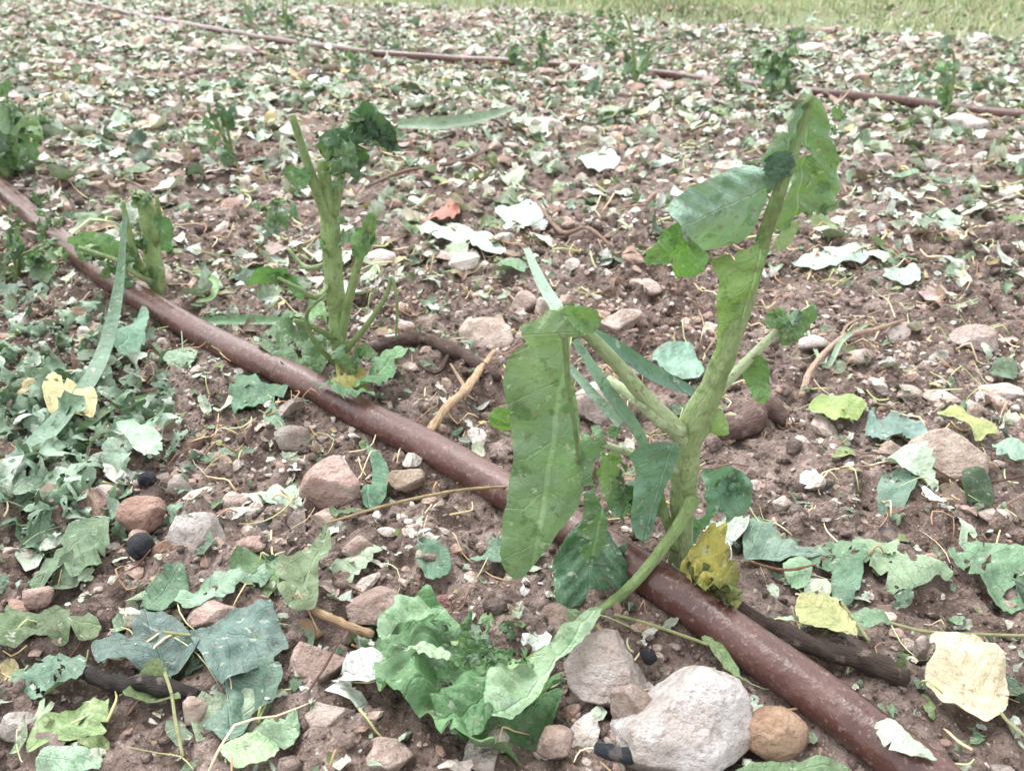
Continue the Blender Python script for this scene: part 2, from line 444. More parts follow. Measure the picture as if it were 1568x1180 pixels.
# ------------------------------------------------------------------ rocks
def ico(sub):
    bm=bmesh.new(); bmesh.ops.create_icosphere(bm,subdivisions=sub,radius=1)
    v=np.array([tuple(p.co) for p in bm.verts]); f=np.array([[w.index for w in q.verts] for q in bm.faces]); bm.free(); return v,f
ICO={k:ico(k) for k in (1,2,3,4,5)}
def rock(sub,seed,planes=12,rough=.05,lo=.55,hi=.85,extra=()):
    r=np.random.RandomState(seed); v,f=ICO[sub]; v=v.copy()
    pl=[]
    for _ in range(planes):
        n=r.normal(size=3); n/=np.linalg.norm(n); pl.append((n,r.uniform(lo,hi)))
    for n,d in extra:
        n=np.array(n,float); pl.append((n/np.linalg.norm(n),d))
    for n,d in pl:
        e=v@n-d; m=e>0; v[m]-=np.outer(e[m],n)
    off=Vector(r.rand(3)*50)
    for i in range(len(v)):
        p=Vector(v[i]); s=noise.noise(p*1.4+off)*rough*2+noise.noise(p*4+off)*rough+noise.noise(p*10+off)*rough*.4
        v[i]*=1+s
    v-= (v.max(0)+v.min(0))/2
    return v/np.abs(v).max(0),f

def stone_px(u,v,w,h,col,seed,planes=10,name='stone',deep=.8,rough=.05,lo=.45,extra=()):
    p,t=G(u,v+h*.22); t=float(t); W=w*t/F*.53; Hh=h*t/F*.5*.98
    vv,f=rock(5 if w>110 else (4 if w>60 else 3),seed,planes,rough,lo,.85,extra)
    vv=vv*np.array([W,W*deep,Hh]); 
    vv=vv+p+np.array([0,0,Hh*.38])
    g=Geo(); cc=lin(greyed(col,.12),.92)
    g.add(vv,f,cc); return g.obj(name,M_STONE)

STONES=[(927,1018,124,98,(208,198,192),4),(975,1070,80,90,(196,176,165),15),
(510,738,92,84,(200,172,162),5),(300,818,86,66,(190,182,178),6),(218,790,68,70,(186,150,135),7),(160,757,44,34,(215,200,192),8),
(1447,695,124,84,(196,178,164),9),(745,510,80,52,(222,202,190),10),(945,495,72,54,(220,204,194),11),(903,618,84,74,(222,208,202),12),
(490,1020,84,96,(198,174,165),13),(450,670,54,44,(172,164,156),14),(275,742,46,36,(200,192,186),16),(365,768,44,34,(212,196,188),17),
(383,832,50,36,(204,176,166),18),(252,838,36,34,(205,168,146),19),(865,945,76,56,(190,168,156),20),(505,1098,74,44,(200,182,172),21),
(575,925,80,58,(188,166,158),22),(325,940,70,36,(205,180,170),23),(590,1155,80,50,(205,184,174),24),(850,1130,56,40,(186,164,152),25),
(470,962,52,38,(205,174,138),26),(25,1108,60,50,(200,196,192),27),(300,1085,38,56,(220,202,186),28),(620,735,60,36,(190,172,155),29),
(803,462,44,40,(225,204,196),30),(835,470,34,44,(220,204,196),31),(1245,525,52,34,(238,232,226),32),(1390,600,40,26,(220,204,194),33),(1480,190,66,34,(232,224,220),34),
(830,195,62,26,(225,217,212),35),(1245,75,36,18,(230,225,220),36),(1315,545,44,24,(220,204,194),37),(1490,515,66,38,(205,188,182),38),
(1365,690,44,44,(215,194,182),39),(1330,215,36,20,(195,175,168),40),(365,80,44,18,(215,202,194),41),(700,285,40,20,(225,212,207),42),
(1530,600,60,26,(230,218,210),43),(1545,295,50,24,(240,235,230),44),(780,225,30,14,(220,207,202),45),(255,655,38,32,(200,182,170),46),
(640,640,40,26,(205,194,180),47),(1200,770,34,30,(222,207,198),48),(1520,790,44,32,(205,190,182),49),(500,790,44,28,(205,184,172),50),
(740,1160,50,28,(215,202,194),51),(60,910,44,36,(210,178,166),52),(1410,990,26,56,(235,224,218),53),(575,395,60,30,(235,217,212),54),
(990,440,50,28,(220,204,196),55),(1120,640,30,20,(220,210,200),56),(550,835,50,36,(200,178,167),57),(680,930,54,40,(150,112,104),58),
(1450,1010,30,24,(215,202,193),59),(1440,610,50,22,(220,207,198),60),(1500,60,40,18,(235,230,225),61),(1395,65,40,20,(230,217,213),62),(20,150,40,18,(220,207,202),63),
(235,225,34,22,(230,222,217),64),(900,600,40,30,(225,212,203),65),(1275,170,30,16,(230,222,217),66),(620,500,30,20,(215,194,185),67),(1080,160,36,18,(225,217,212),68),(430,300,28,16,(215,198,192),69),
(985,330,24,12,(230,222,217),71),(1010,130,44,18,(232,226,222),72),(1345,240,38,18,(226,218,214),73),(560,330,24,12,(228,218,214),74),(1180,420,24,14,(228,220,214),75),(1120,90,30,14,(232,226,222),76)]
for s in STONES: stone_px(*s)
stone_px(1045,1087,205,152,(222,217,215),3,planes=9,rough=.045,lo=.45,extra=[((.7,-.6,.45),.58),((-.25,-.75,.7),.6)])
stone_px(1182,1112,100,92,(196,162,134),70,planes=3,rough=.035,deep=.7,lo=.7)

def eul(n,tilt):
    yaw=rs.uniform(0,2*np.pi,n); a=rs.normal(0,1,n)*tilt; b=rs.normal(0,1,n)*tilt
    cz,sz=np.cos(yaw),np.sin(yaw); ca,sa=np.cos(a),np.sin(a); cb,sb=np.cos(b),np.sin(b)
    O=np.zeros(n);I=np.ones(n)
    Rz=np.stack([cz,-sz,O,sz,cz,O,O,O,I],1).reshape(n,3,3)
    Rx=np.stack([I,O,O,O,ca,-sa,O,sa,ca],1).reshape(n,3,3)
    Ry=np.stack([cb,O,sb,O,I,O,-sb,O,cb],1).reshape(n,3,3)
    return Rx@Ry@Rz

def scatter(geo,temps,pos,size,cols,tilt=.3,aniso=None):
    n=len(pos); which=rs.randint(len(temps),size=n); R=eul(n,tilt)
    for k,(tv,tf,tl) in enumerate(temps):
        ii=np.where(which==k)[0]
        if not len(ii): continue
        m=len(ii); s=size[ii][:,None,None]*np.ones((m,1,3))
        if aniso is not None: s=s*aniso[ii][:,None,:]
        V=(tv[None]*s)@R[ii].transpose(0,2,1)+pos[ii][:,None,:]
        nv=len(tv)
        Fc=tf[None]+(np.arange(m)*nv)[:,None,None]
        C=np.repeat(cols[ii],nv,0)
        if tl is None: L=np.zeros((m*nv,3))
        else: L=np.tile(tl,(m,1))
        C=C*(1+.12*rs.normal(size=(len(C),1)))
        geo.add(V.reshape(-1,3),Fc.reshape(-1,3),C,L)

def field(n,y0,y1,pw=1.0,margin=.12,keep=None):
    out=[];need=n
    while need>0:
        m=need*3+100
        y=y0+(y1-y0)*rs.rand(m)**pw
        x=rs.uniform(-1,1,m)*(y*.72+.16+margin)
        w=(y*.72+.28)/(y1*.72+.28)
        k=rs.rand(m)<w
        e=y+.72*x-4.45+.4*vn(x,y,1.5,12); k&=(e<.15)|(rs.rand(m)<.10)
        if keep is not None: k&=rs.rand(m)<keep(x,y)
        x=x[k];y=y[k]; out.append(np.stack([x,y],1)[:need]); need-=len(out[-1])
    return np.concatenate(out)
def pipe_d(p): return np.minimum(dist_poly(p[:,0],p[:,1],PIPE1),dist_poly(p[:,0],p[:,1],PIPE2))

# gravel
rt=[(lambda r:(r[0],r[1],None))(rock(2,100+i,7,.04,.4,.75)) for i in range(18)]
def stone_cols(n):
    base=np.array([lin(c,.92) for c in [(226,214,205),(208,184,172),(234,227,221),(190,162,149),(216,198,186),(178,168,162),(80,77,77)]])
    w=np.array([.24,.17,.20,.15,.16,.07,.02]); return base[rs.choice(len(base),n,p=w/w.sum())]
g=Geo()
clus=lambda x,y:np.clip(.25+1.9*vn(x,y,6,41)+.4,.08,1)
for n,y0,y1,s0,s1,pw in [(420,.2,1.0,.0045,.012,3.0),(8500,.2,1.1,.0010,.0042,2),(1600,.9,2.6,.005,.018,3),(1300,2.2,5.0,.009,.028,2.2)]:
    p=field(n,y0,y1,keep=clus); s=rs.uniform(0,1,n)**pw*(s1-s0)+s0
    k=pipe_d(p)>.012+s*.8; p=p[k];s=s[k];n=len(p)
    z=Hf(p[:,0],p[:,1])+s*.15
    an=np.stack([rs.uniform(.8,1.5,n),rs.uniform(.7,1.1,n),rs.uniform(.4,.8,n)],1)
    scatter(g,rt,np.column_stack([p,z]),s,stone_cols(n),.4,an)
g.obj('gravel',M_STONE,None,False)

# soil crumbs
ct=[(lambda r:(r[0],r[1],None))(rock(2 if i<5 else 1,300+i,4,.2,.6)) for i in range(14)]
g=Geo()
for n,y0,y1,s0,s1 in [(14000,.2,1.0,.0008,.0038),(460,.2,1.1,.003,.009),(6000,.9,2.6,.003,.009),(2500,2.3,4.6,.007,.016)]:
    keep=lambda x,y:np.clip(.10+1.8*(vn(x,y,4.5,9)+.5)**1.5,0,1)
    p=field(n,y0,y1,keep=keep); s=rs.uniform(0,1,n)**2.8*(s1-s0)+s0
    k=pipe_d(p)>.012+s*.7; p=p[k];s=s[k];n=len(p)
    z=Hf(p[:,0],p[:,1])+s*.2
    col=np.ones((n,3))*rs.uniform(.55,1.1,(n,1))
    scatter(g,ct,np.column_stack([p,z]),s,col,.6,np.stack([rs.uniform(.8,1.4,n),rs.uniform(.7,1.2,n),rs.uniform(.5,.95,n)],1))
g.obj('soil_clods',M_CLOD)

# ------------------------------------------------------------------ leaf litter
def frag_temp(seed):
    r=np.random.RandomState(seed); n=16; th=np.arange(n)/n*2*np.pi+r.uniform(-.14,.14,n)
    rad=np.ones(n); k=r.randint(2,5)
    pl=[(r.rand()*2*np.pi,r.uniform(.3,.8)) for _ in range(k+2)]
    for i in range(n):
        for a,d in pl:
            c=math.cos(th[i]-a)
            if c>0: rad[i]=min(rad[i],d/c)
    rad*=1+r.uniform(-.22,.14,n)
    for _ in range(r.randint(0,3)): rad[r.randint(n)]*=r.uniform(.3,.6)
    el=r.uniform(.35,.9)
    pts=[(0,0)]
    for f in (.5,1.):
        for i in range(n): pts.append((math.cos(th[i])*rad[i]*f,math.sin(th[i])*rad[i]*f*el))
    p=np.array(pts); c1,c2,c3=r.normal(0,.35,3); off=r.rand(2)*9
    z=c1*p[:,0]**2+c2*p[:,1]**2*1.5+c3*p[:,0]*p[:,1]+.45*vn(p[:,0]+off[0],p[:,1]+off[1],1.8,int(seed)%50)+.2*vn(p[:,0],p[:,1],5,int(seed)%40)
    tri=[]
    for i in range(n):
        j=(i+1)%n; tri.append((0,1+i,1+j)); tri+= [(1+i,1+n+i,1+n+j),(1+i,1+n+j,1+j)]
    o=r.uniform(-.3,.3),r.uniform(.1,.8); sc=r.uniform(.2,.45)
    return np.column_stack([p,z]),np.array(tri),np.column_stack([p[:,0]*sc+o[0],p[:,1]*sc+o[1],np.full(len(p),seed)])
def curl_temp(seed,A=12,B=6):
    """shredded, rolled-up strip of leaf"""
    r=np.random.RandomState(seed); k=r.uniform(1.0,4.2)*r.choice([-1,1]); tw=r.normal(0,.8); ph=r.rand()*6; fq=r.uniform(5,11); wd=r.uniform(.14,.34); am=r.uniform(.1,.3)
    V=[];L=[]
    for i in range(A+1):
        a=i/A; ang=k*a; R=1/abs(k)
        cx=math.sin(ang)*R*np.sign(k)*1.; cz=(1-math.cos(ang))*R*np.sign(k)
        tx,tz=math.cos(ang),math.sin(ang)
        w=wd*(math.sin(math.pi*min(max(a*.9+.07,0),1))**.6)
        for j in range(B+1):
            b=j/B*2-1; ww=w*(1+(r.uniform(-.35,.2) if j in (0,B) else 0))
            off=am*abs(b)**1.5*math.sin(fq*a+ph+b)*w*2+.3*abs(b)*w
            y=b*ww; th=tw*a; nx_,nz_=-tz,tx
            V.append((cx+nx_*off,y*math.cos(th),cz+nz_*off+y*math.sin(th))); L.append((b*w,a,seed))
    tri=[]
    for i in range(A):
        for j in range(B):
            if r.rand()<.05: continue
            q=i*(B+1)+j; tri+=[(q,q+1,q+B+2),(q,q+B+2,q+B+1)]
    V=np.array(V); V-=V.mean(0)
    return V,np.array(tri),np.array(L)
def poplar_temp(seed,rows=14,cols=8):
    r=np.random.RandomState(seed); V=[];L=[]; cut=r.uniform(.5,1.05); sidecut=r.uniform(.35,1.3),r.uniform(.35,1.3)
    c1,c2=r.normal(0,.45,2); fold=r.uniform(-.1,.6)
    for i in range(rows+1):
        t=min(i/rows,cut+.06*r.rand()); w=.5*(min(t/.16,1)**.55)*(1-max(0,t-.16)/.84)**.82
        for j in range(cols+1):
            s=j/cols*2-1; lim=(sidecut[0] if s<0 else sidecut[1])*(1+.25*float(vn(i*.6,j*.2,1,seed%50)))
            ww=w*min(abs(s),lim)*np.sign(s)*(1+(.08*((i%2)*2-1) if j in(0,cols) else 0))
            y=t-.12*(1-t)*abs(s)*(1 if t<.16 else 0)
            V.append((ww,y-.4,fold*abs(ww)+c1*(y-.4)**2*.8+c2*ww*ww+.18*float(vn(ww*1.,y,5,seed%60)))); L.append((ww,y,seed))
    tri=[]
    for i in range(rows):
        for j in range(cols):
            a=i*(cols+1)+j; tri+=[(a,a+1,a+cols+2),(a,a+cols+2,a+cols+1)]
    n0=len(V)
    pl=r.uniform(.3,.7); bx=r.uniform(-.2,.2)
    for k in range(5):
        f=k/4; c=(bx*f*f,-.4-pl*f,.02+.05*f); 
        for q in (-.012,.012): V.append((c[0]+q,c[1],c[2]+(.012 if q>0 else 0))); L.append((.5,.5,0))
    for k in range(4):
        a=n0+2*k; tri+=[(a,a+1,a+3),(a,a+3,a+2)]
    return np.array(V),np.array(tri),np.array(L)
FT=[frag_temp(500+i) for i in range(70)]; PT=[poplar_temp(700+i) for i in range(26)]; CT=[curl_temp(900+i) for i in range(40)]
LC=[((210,218,202),.31),((186,201,178),.20),((150,172,138),.12),((110,140,102),.08),((80,110,80),.055),((126,148,86),.045),((228,222,204),.08),((204,186,124),.025),((164,134,110),.06),((196,168,156),.09)]
LCc=np.array([lin(c,.95) for c,_ in LC]); LCw=np.array([w for _,w in LC]); LCw/=LCw.sum()
def lcols(n,dark=0.0):
    w=LCw.copy(); w[3:6]*=1+dark*2.5; w[:2]*=1-.55*dark; w/=w.sum()
    c=LCc[rs.choice(len(LCc),n,p=w)]; return c*rs.uniform(.72,1.1,(n,1))*(1+rs.normal(0,.05,(n,3)))
def dens(x,y):
    d=.38+.6*vn(x,y,3.2,21)+.35*vn(x,y,9,22)
    d=d+np.clip((y-.75)*.45,0,.36)
    d=d+.7*np.exp(-((x+.42)**2/.035+(y-.62)**2/.05))
    d=d-.35*np.exp(-((x-.30)**2/.03+(y-.75)**2/.06))
    return np.clip(d,.04,1)
g=Geo()
for n,y0,y1,s0,s1,tilt,dk in [(1300,.2,.95,.006,.016,.30,.6),(6500,.2,.95,.0013,.0052,.45,0),(6500,.85,2.2,.006,.023,.36,.1),(10500,1.9,3.6,.010,.030,.36,0),(8500,3.2,6.2,.013,.034,.36,0)]:
    p=field(n,y0,y1,keep=dens); s=rs.uniform(0,1,n)**1.7*(s1-s0)+s0
    k=(pipe_d(p)>.013+.5*s); p=p[k];s=s[k];n=len(p)
    z=Hf(p[:,0],p[:,1])+.002+s*.18
    scatter(g,FT,np.column_stack([p,z]),s,lcols(n,dk),tilt)
for n,y0,y1,s0,s1 in [(90,.25,1.0,.022,.042),(600,.8,2.4,.035,.06),(1000,2.,5.5,.04,.065)]:
    p=field(n,y0,y1,keep=dens); s=rs.uniform(s0,s1,n)
    k=(pipe_d(p)>.013+.4*s); p=p[k];s=s[k];n=len(p)
    z=Hf(p[:,0],p[:,1])+.004+s*.06
    scatter(g,PT,np.column_stack([p,z]),s,lcols(n,.1),.3)
for n,y0,y1,s0,s1 in [(420,.24,1.1,.010,.026),(1400,1.0,3.2,.02,.05)]:
    p=field(n,y0,y1,keep=dens); s=rs.uniform(s0,s1,n); k=(pipe_d(p)>.013+.4*s); p=p[k];s=s[k];n=len(p)
    z=Hf(p[:,0],p[:,1])+.003+s*.10
    scatter(g,CT,np.column_stack([p,z]),s,lcols(n,.5),.6)
u=rs.normal(85,100,480); v=rs.normal(630,130,480); k=(v>430)&(v<830)&(v>440+u*.2)&(u<330); u=u[k];v=v[k]
p,_=G(u,v); p=p[:,:2]; k=pipe_d(p)>.02; p=p[k]; n=len(p); s=rs.uniform(.010,.042,n)
gc=np.array([lin(c) for c in [(130,162,134),(108,146,110),(158,186,160),(90,126,90),(188,208,188)]])[rs.randint(5,size=n)]
scatter(g,CT,np.column_stack([p,Hf(p[:,0],p[:,1])+.003+s*.14]),s,gc,.5)
g.obj('leaf_litter',M_LITTER)

# straw, petioles and fine twigs
g=Geo()
def straw(n,y0,y1,l0,l1,r0,r1):
    p=field(n,y0,y1)
    for q in p:
        L=rs.uniform(l0,l1)*rs.uniform(.4,1); th=rs.rand()*6.28; bd=rs.normal(0,.5); pts=[];
        x,y=q; 
        for k in range(4):
            pts.append((x,y,float(Hf(x,y))+.003+.005*rs.rand()+ (.01*rs.rand() if rs.rand()<.15 else 0))); x+=math.cos(th)*L/3; y+=math.sin(th)*L/3; th+=bd
        r=rs.uniform(r0,r1); c=lin([(222,196,152),(186,192,132),(172,138,108),(125,96,82),(200,206,158),(230,210,178)][rs.randint(6)])
        tube_geo(g,pts,[r,r,r*.9,r*.5],c,5,0,2)
straw(1200,.22,1.0,.012,.065,.0002,.0008); straw(1000,.9,2.8,.04,.12,.0006,.0017)
g.obj('dry_straw',M_STRAW)

# ------------------------------------------------------------------ grass strip
n=46000
x=rs.uniform(-6.5,6.5,n*2); y=rs.uniform(2.6,8.5,n*2); e=y+.72*x-4.45+.5*vn(x,y,1.5,12)
k=(e>rs.uniform(-.25,.5,len(x)))&(np.abs(x)<y*.75+.3)&(rs.rand(len(x))<np.clip(.65+1.2*vn(x,y,3,30),.08,1)); x=x[k];y=y[k]
n=len(x); h=rs.uniform(.03,.10,n)*(1+1.2*vn(x,y,2.2,31)); w=rs.uniform(.0013,.0028,n); th=rs.rand(n)*6.28; ln=rs.uniform(.2,1.3,n)*h; t2=rs.rand(n)*6.28
z=Hf(x,y)-.002; V=np.zeros((n,7,3))
for k in range(3):
    f=k/3; bx=x+np.cos(t2)*ln*f*f; by=y+np.sin(t2)*ln*f*f; ww=w*(1-f*.4)
    V[:,2*k]=np.stack([bx-np.cos(th)*ww,by-np.sin(th)*ww,z+h*f*(1-.2*f)],1); V[:,2*k+1]=np.stack([bx+np.cos(th)*ww,by+np.sin(th)*ww,z+h*f*(1-.2*f)],1)
V[:,6]=np.stack([x+np.cos(t2)*ln,y+np.sin(t2)*ln,z+h*.8],1)
tf=np.array([(0,1,3),(0,3,2),(2,3,5),(2,5,4),(4,5,6)])
base=np.array([lin(c,.82) for c in [(136,154,98),(164,178,128),(192,192,154),(108,132,78),(204,192,160)]])[rs.randint(5,size=n)]*(1+.9*vn(x,y,1.8,55))[:,None]
g=Geo(); g.add(V.reshape(-1,3),(tf[None]+(np.arange(n)*7)[:,None,None]).reshape(-1,3),np.repeat(base,7,0)); g.obj('grass',M_GRASS)

# ------------------------------------------------------------------ hero fallen leaves
GL=[((92,122,84),[(40,885),(75,850),(100,815),(165,790),(165,845),(150,870),(110,885),(95,865),(60,900)],[(165,795),(50,890)],{}),
((96,120,112),[(140,990),(175,975),(205,982),(212,936),(258,935),(300,978),(306,1002),(255,1032),(200,1015),(160,1022)],[(255,1032),(222,935)],{'fold':.12,'notch':.01}),
((100,126,118),[(288,965),(340,945),(385,928),(410,905),(425,950),(442,1005),(370,1035),(330,1040),(305,1000)],[(285,965),(435,1000)],{'lift':.012,'notch':.01}),
((104,134,116),[(310,1100),(345,1065),(335,1030),(370,1025),(420,1030),(440,1060),(425,1085),(385,1090),(385,1130),(350,1145),(325,1120)],[(345,1035),(355,1145)],{}),
((160,184,118),[(45,1155),(75,1105),(110,1070),(160,1060),(163,1090),(150,1115),(105,1130)],[(45,1155),(163,1065)],{}),
((84,106,62),[(0,930),(50,935),(80,928),(120,935),(152,955),(145,980),(100,985),(55,975),(0,990)],[(-40,960),(150,960)],{'fold':.3}),
((152,188,136),[(340,1150),(375,1140),(425,1145),(415,1175),(370,1185),(345,1170)],[(340,1160),(425,1160)],{}),
((152,180,142),[(385,1105),(440,1085),(460,1110),(440,1140),(400,1150),(385,1130)],[(385,1140),(455,1095)],{}),
((102,124,82),[(425,900),(430,865),(460,845),(500,805),(505,850),(490,880),(485,940),(450,945),(432,925)],[(445,945),(503,806)],{'lift':.014,'fold':.4}),
((84,130,92),[(355,585),(380,560),(400,585),(440,590),(430,610),(385,628),(360,630),(352,605)],[(352,590),(440,600)],{}),
((154,188,156),[(180,655),(230,655),(248,672),(245,695),(215,690)],[(180,655),(248,690)],{'lift':.02}),
((214,194,156),[(1415,1030),(1430,1000),(1425,975),(1445,968),(1490,985),(1520,1005),(1545,1050),(1540,1085),(1510,1098),(1470,1090),(1430,1060)],[(1535,1095),(1430,975)],{'lift':.014,'var':.14,'notch':0,'tear':.8}),
((180,180,112),[(1222,910),(1265,900),(1290,925),(1310,970),(1300,980),(1250,965),(1230,955),(1222,935)],[(1305,978),(1225,905)],{'lift':.012,'notch':0}),
((130,162,122),[(1305,935),(1340,932),(1368,945),(1345,955),(1310,972)],[(1368,945),(1305,950)],{}),
((110,142,122),[(1142,850),(1140,800),(1160,765),(1185,790),(1215,825),(1290,840),(1285,850),(1210,852),(1170,858)],[(1145,850),(1288,845)],{}),
((114,148,136),[(1330,620),(1350,640),(1400,635),(1430,670),(1395,668),(1360,675),(1335,665)],[(1332,640),(1430,668)],{'tear':4}),
((144,170,80),[(1238,620),(1280,605),(1325,625),(1300,640),(1265,640)],[(1238,622),(1325,628)],{'lift':.012}),
((168,174,92),[(1432,640),(1475,628),(1527,655),(1500,668),(1480,655)],[(1432,640),(1527,658)],{'lift':.012}),
((100,138,100),[(1450,845),(1500,838),(1568,850),(1590,900),(1540,925),(1500,880),(1465,865)],[(1450,845),(1590,890)],{'tear':3,'holes':.06}),
((62,90,52),[(1470,735),(1505,700),(1525,755),(1490,758)],[(1470,735),(1520,745)],{'lift':.014}),
((106,140,120),[(1350,725),(1400,725),(1390,770),(1360,775),(1345,760)],[(1350,750),(1400,750)],{}),
((184,204,176),[(1340,1110),(1365,1105),(1400,1135),(1435,1165),(1400,1160),(1360,1150),(1345,1130)],[(1345,1105),(1432,1165)],{'lift':.024,'ruff':.002}),
((122,150,94),[(1075,975),(1100,985),(1150,1040),(1120,1030),(1085,995)],[(1075,975),(1150,1040)],{'lift':.01}),
((166,90,60),[(645,338),(668,322),(695,310),(702,326),(680,342)],[(645,336),(702,318)],{'lift':.012,'notch':.06,'tear':2.5}),
((136,164,124),[(1310,820),(1340,825),(1420,850),(1455,870),(1440,885),(1380,890),(1340,865),(1320,850)],[(1310,830),(1455,878)],{'tear':5,'holes':.08}),
((194,180,114),[(65,600),(80,582),(110,585),(150,610),(130,632),(80,625)],[(65,605),(150,615)],{'lift':.016}),
((96,144,114),[(170,520),(215,475),(230,485),(215,520),(195,535)],[(180,530),(225,478)],{'lift':.018}),
((84,132,98),[(560,680),(590,700),(595,740),(570,775),(555,760),(570,720)],[(560,680),(565,775)],{}),
((90,132,100),[(640,850),(680,850),(690,880),(660,900),(640,880)],[(640,860),(690,885)],{}),
((132,172,130),[(1200,860),(1240,855),(1238,892),(1210,888)],[(1200,860),(1240,885)],{}),
((112,146,98),[(1150,1162),(1280,1165),(1290,1190),(1140,1190)],[(1150,1175),(1290,1175)],{}),
((124,160,130),[(270,905),(330,880),(380,870),(420,850),(425,870),(370,900),(330,915),(280,935)],[(270,925),(425,858)],{'tear':6,'holes':.08}),
((126,166,144),[(1000,540),(1060,545),(1075,580),(1020,575)],[(1000,550),(1075,575)],{}),
((184,202,186),[(760,325),(810,312),(835,330),(790,345)],[(760,325),(835,332)],{}),
((86,114,68),[(505,780),(560,785),(530,800)],[(505,780),(560,790)],{}),
((122,154,122),[(405,640),(425,635),(440,665),(415,665)],[(405,640),(440,665)],{}),
((160,186,162),[(395,745),(430,740),(470,745),(455,770),(410,765)],[(395,750),(470,755)],{'tear':5}),
((112,148,120),[(745,840),(765,835),(770,860),(720,865)],[(720,860),(770,840)],{}),
((106,140,114),[(30,1020),(80,990),(130,1010),(120,1050),(60,1070),(25,1050)],[(30,1040),(130,1020)],{'holes':.12,'tear':6}),
((144,172,142),[(70,1150),(140,1145),(150,1175),(60,1185)],[(60,1165),(150,1160)],{}),
((120,160,130),[(1275,870),(1318,868),(1316,900),(1285,905)],[(1275,880),(1318,890)],{}),
((98,136,102),[(700,1060),(690,1075),(720,1080)],[(690,1070),(720,1075)],{}),
((162,188,174),[(1210,400),(1290,375),(1330,395),(1270,410)],[(1210,400),(1330,390)],{'tear':5,'holes':.06}),
((170,196,178),[(1350,420),(1400,400),(1410,425),(1370,430)],[(1350,425),(1410,410)],{}),
((162,186,162),[(1400,340),(1450,322),(1490,345),(1440,352)],[(1400,342),(1490,342)],{'tear':5}),
((188,204,190),[(700,350),(750,360),(775,380),(730,385)],[(700,352),(775,382)],{}),
((96,134,96),[(1240,850),(1290,820),(1330,845),(1300,868)],[(1240,850),(1330,850)],{'tear':5,'holes':.1}),
((90,126,92),[(205,930),(240,880),(275,860),(285,890),(250,935)],[(215,935),(275,862)],{'tear':5,'ruff':.007}),
((88,124,78),[(340,880),(380,842),(420,850),(410,880),(370,890)],[(345,882),(415,852)],{'tear':4,'ruff':.008}),
((146,176,154),[(1520,680),(1568,672),(1590,700),(1540,702)],[(1520,685),(1590,690)],{'lift':.014}),
((194,208,194),[(880,240),(925,228),(950,245),(905,256)],[(880,242),(950,242)],{'lift':.012}),
((170,194,174),[(640,345),(690,352),(720,372),(670,368)],[(640,347),(720,370)],{'lift':.012}),
]
for i,(c,o,ax,kw) in enumerate(GL):
    g=Geo(); kk=dict(lift=.007,step=6,ruff=.0050,jag=.7); kk.update(kw)
    patch(g,o,ax,lin(c,.93),'G',**kk)
    if g.n: g.obj('fallen_leaf',M_LITTER)
# petioles of fallen leaves
g=Geo()
def gstem(g,pts,w,col,lift=.008,**k):
    q=[];r=[]
    for i,(u,v) in enumerate(pts):
        p,t=G(u,v,lift); p=p.copy(); p[2]+=.5*float(Hf(p[0],p[1])-H0(p[0],p[1])); q.append(p); ww=w if not hasattr(w,'__len__') else w[i]; r.append(ww*.5*float(t)/F)
    tube_geo(g,q,r,col,k.get('sides',8),k.get('ridge',0),6,True,k.get('bumpy',.05))
for pts in [[(252,1028),(262,1060),(268,1100),(280,1158)],[(250,965),(270,966),(292,966)],[(1532,1092),(1545,1110),(1575,1135)],[(1366,944),(1420,962),(1500,972),(1580,975)],[(940,945),(1000,955),(1060,975),(1085,985)],[(1290,920),(1330,985)],[(1110,635),(1150,640)]]:
    gstem(g,pts,5,lin((186,192,128)),.014)
g.obj('leaf_petioles',M_STEM)

# ------------------------------------------------------------------ twigs / wood
def twig(name,pts,w,col,lift=.012,branches=(),bumpy=.25):
    g=Geo(); gstem(g,pts,w,lin(col),lift,sides=12,bumpy=bumpy)
    for p,ww in branches: gstem(g,p,ww,lin(col),lift,sides=8,bumpy=bumpy)
    return g.obj(name,M_WOOD)
twig('dry_twig',[(655,665),(685,625),(715,600),(735,570),(757,540)],[12,14,15,11,8],(218,188,152),.012,[([(715,600),(708,585),(690,560)],[8,6,3])])
twig('dead_branch',[(565,540),(610,528),(650,522),(700,545),(765,580)],[18,24,20,22,12],(88,70,62),.010,[([(690,540),(670,570),(640,560)],[8,6,3])],.45)
twig('charred_branch',[(1120,925),(1180,955),(1240,985),(1300,1005),(1345,1030),(1385,1050)],[22,28,26,30,34,36],(70,56,50),.010,[([(1240,985),(1215,960),(1190,945)],[14,12,6])],.45)
twig('wood_chunk',[(1085,665),(1130,650),(1170,632),(1205,640)],[30,46,40,20],(104,84,78),.008,bumpy=.7)
twig('charred_branch',[(135,1025),(180,1042),(240,1048),(300,1060)],[20,28,26,18],(52,45,43),.008,bumpy=.4)
twig('charcoal_piece',[(912,1138),(950,1143),(1008,1150)],[18,22,22],(50,58,68),.010,bumpy=.4)
twig('charcoal_piece',[(200,842),(215,838),(228,840)],[24,32,18],(46,48,56),.008,bumpy=.6)
twig('charcoal_piece',[(213,738),(225,735),(238,737)],[14,20,12],(46,48,56),.008,bumpy=.6)
twig('charcoal_piece',[(985,1005),(1000,1000)],[18,20],(46,48,56),.008,bumpy=.6)
twig('dry_twig',[(1228,600),(1245,560),(1290,515),(1340,500),(1385,490)],[9,10,9,8,4],(205,178,158),.012,[([(1290,515),(1300,495),(1350,470)],[5,4,2])])
twig('dry_twig',[(940,380),(900,350),(860,345),(820,310)],[4,6,7,4],(165,135,120),.014)
twig('dry_twig',[(500,797),(600,775),(700,757),(782,744)],[4,5,5,4],(220,194,148),.02)
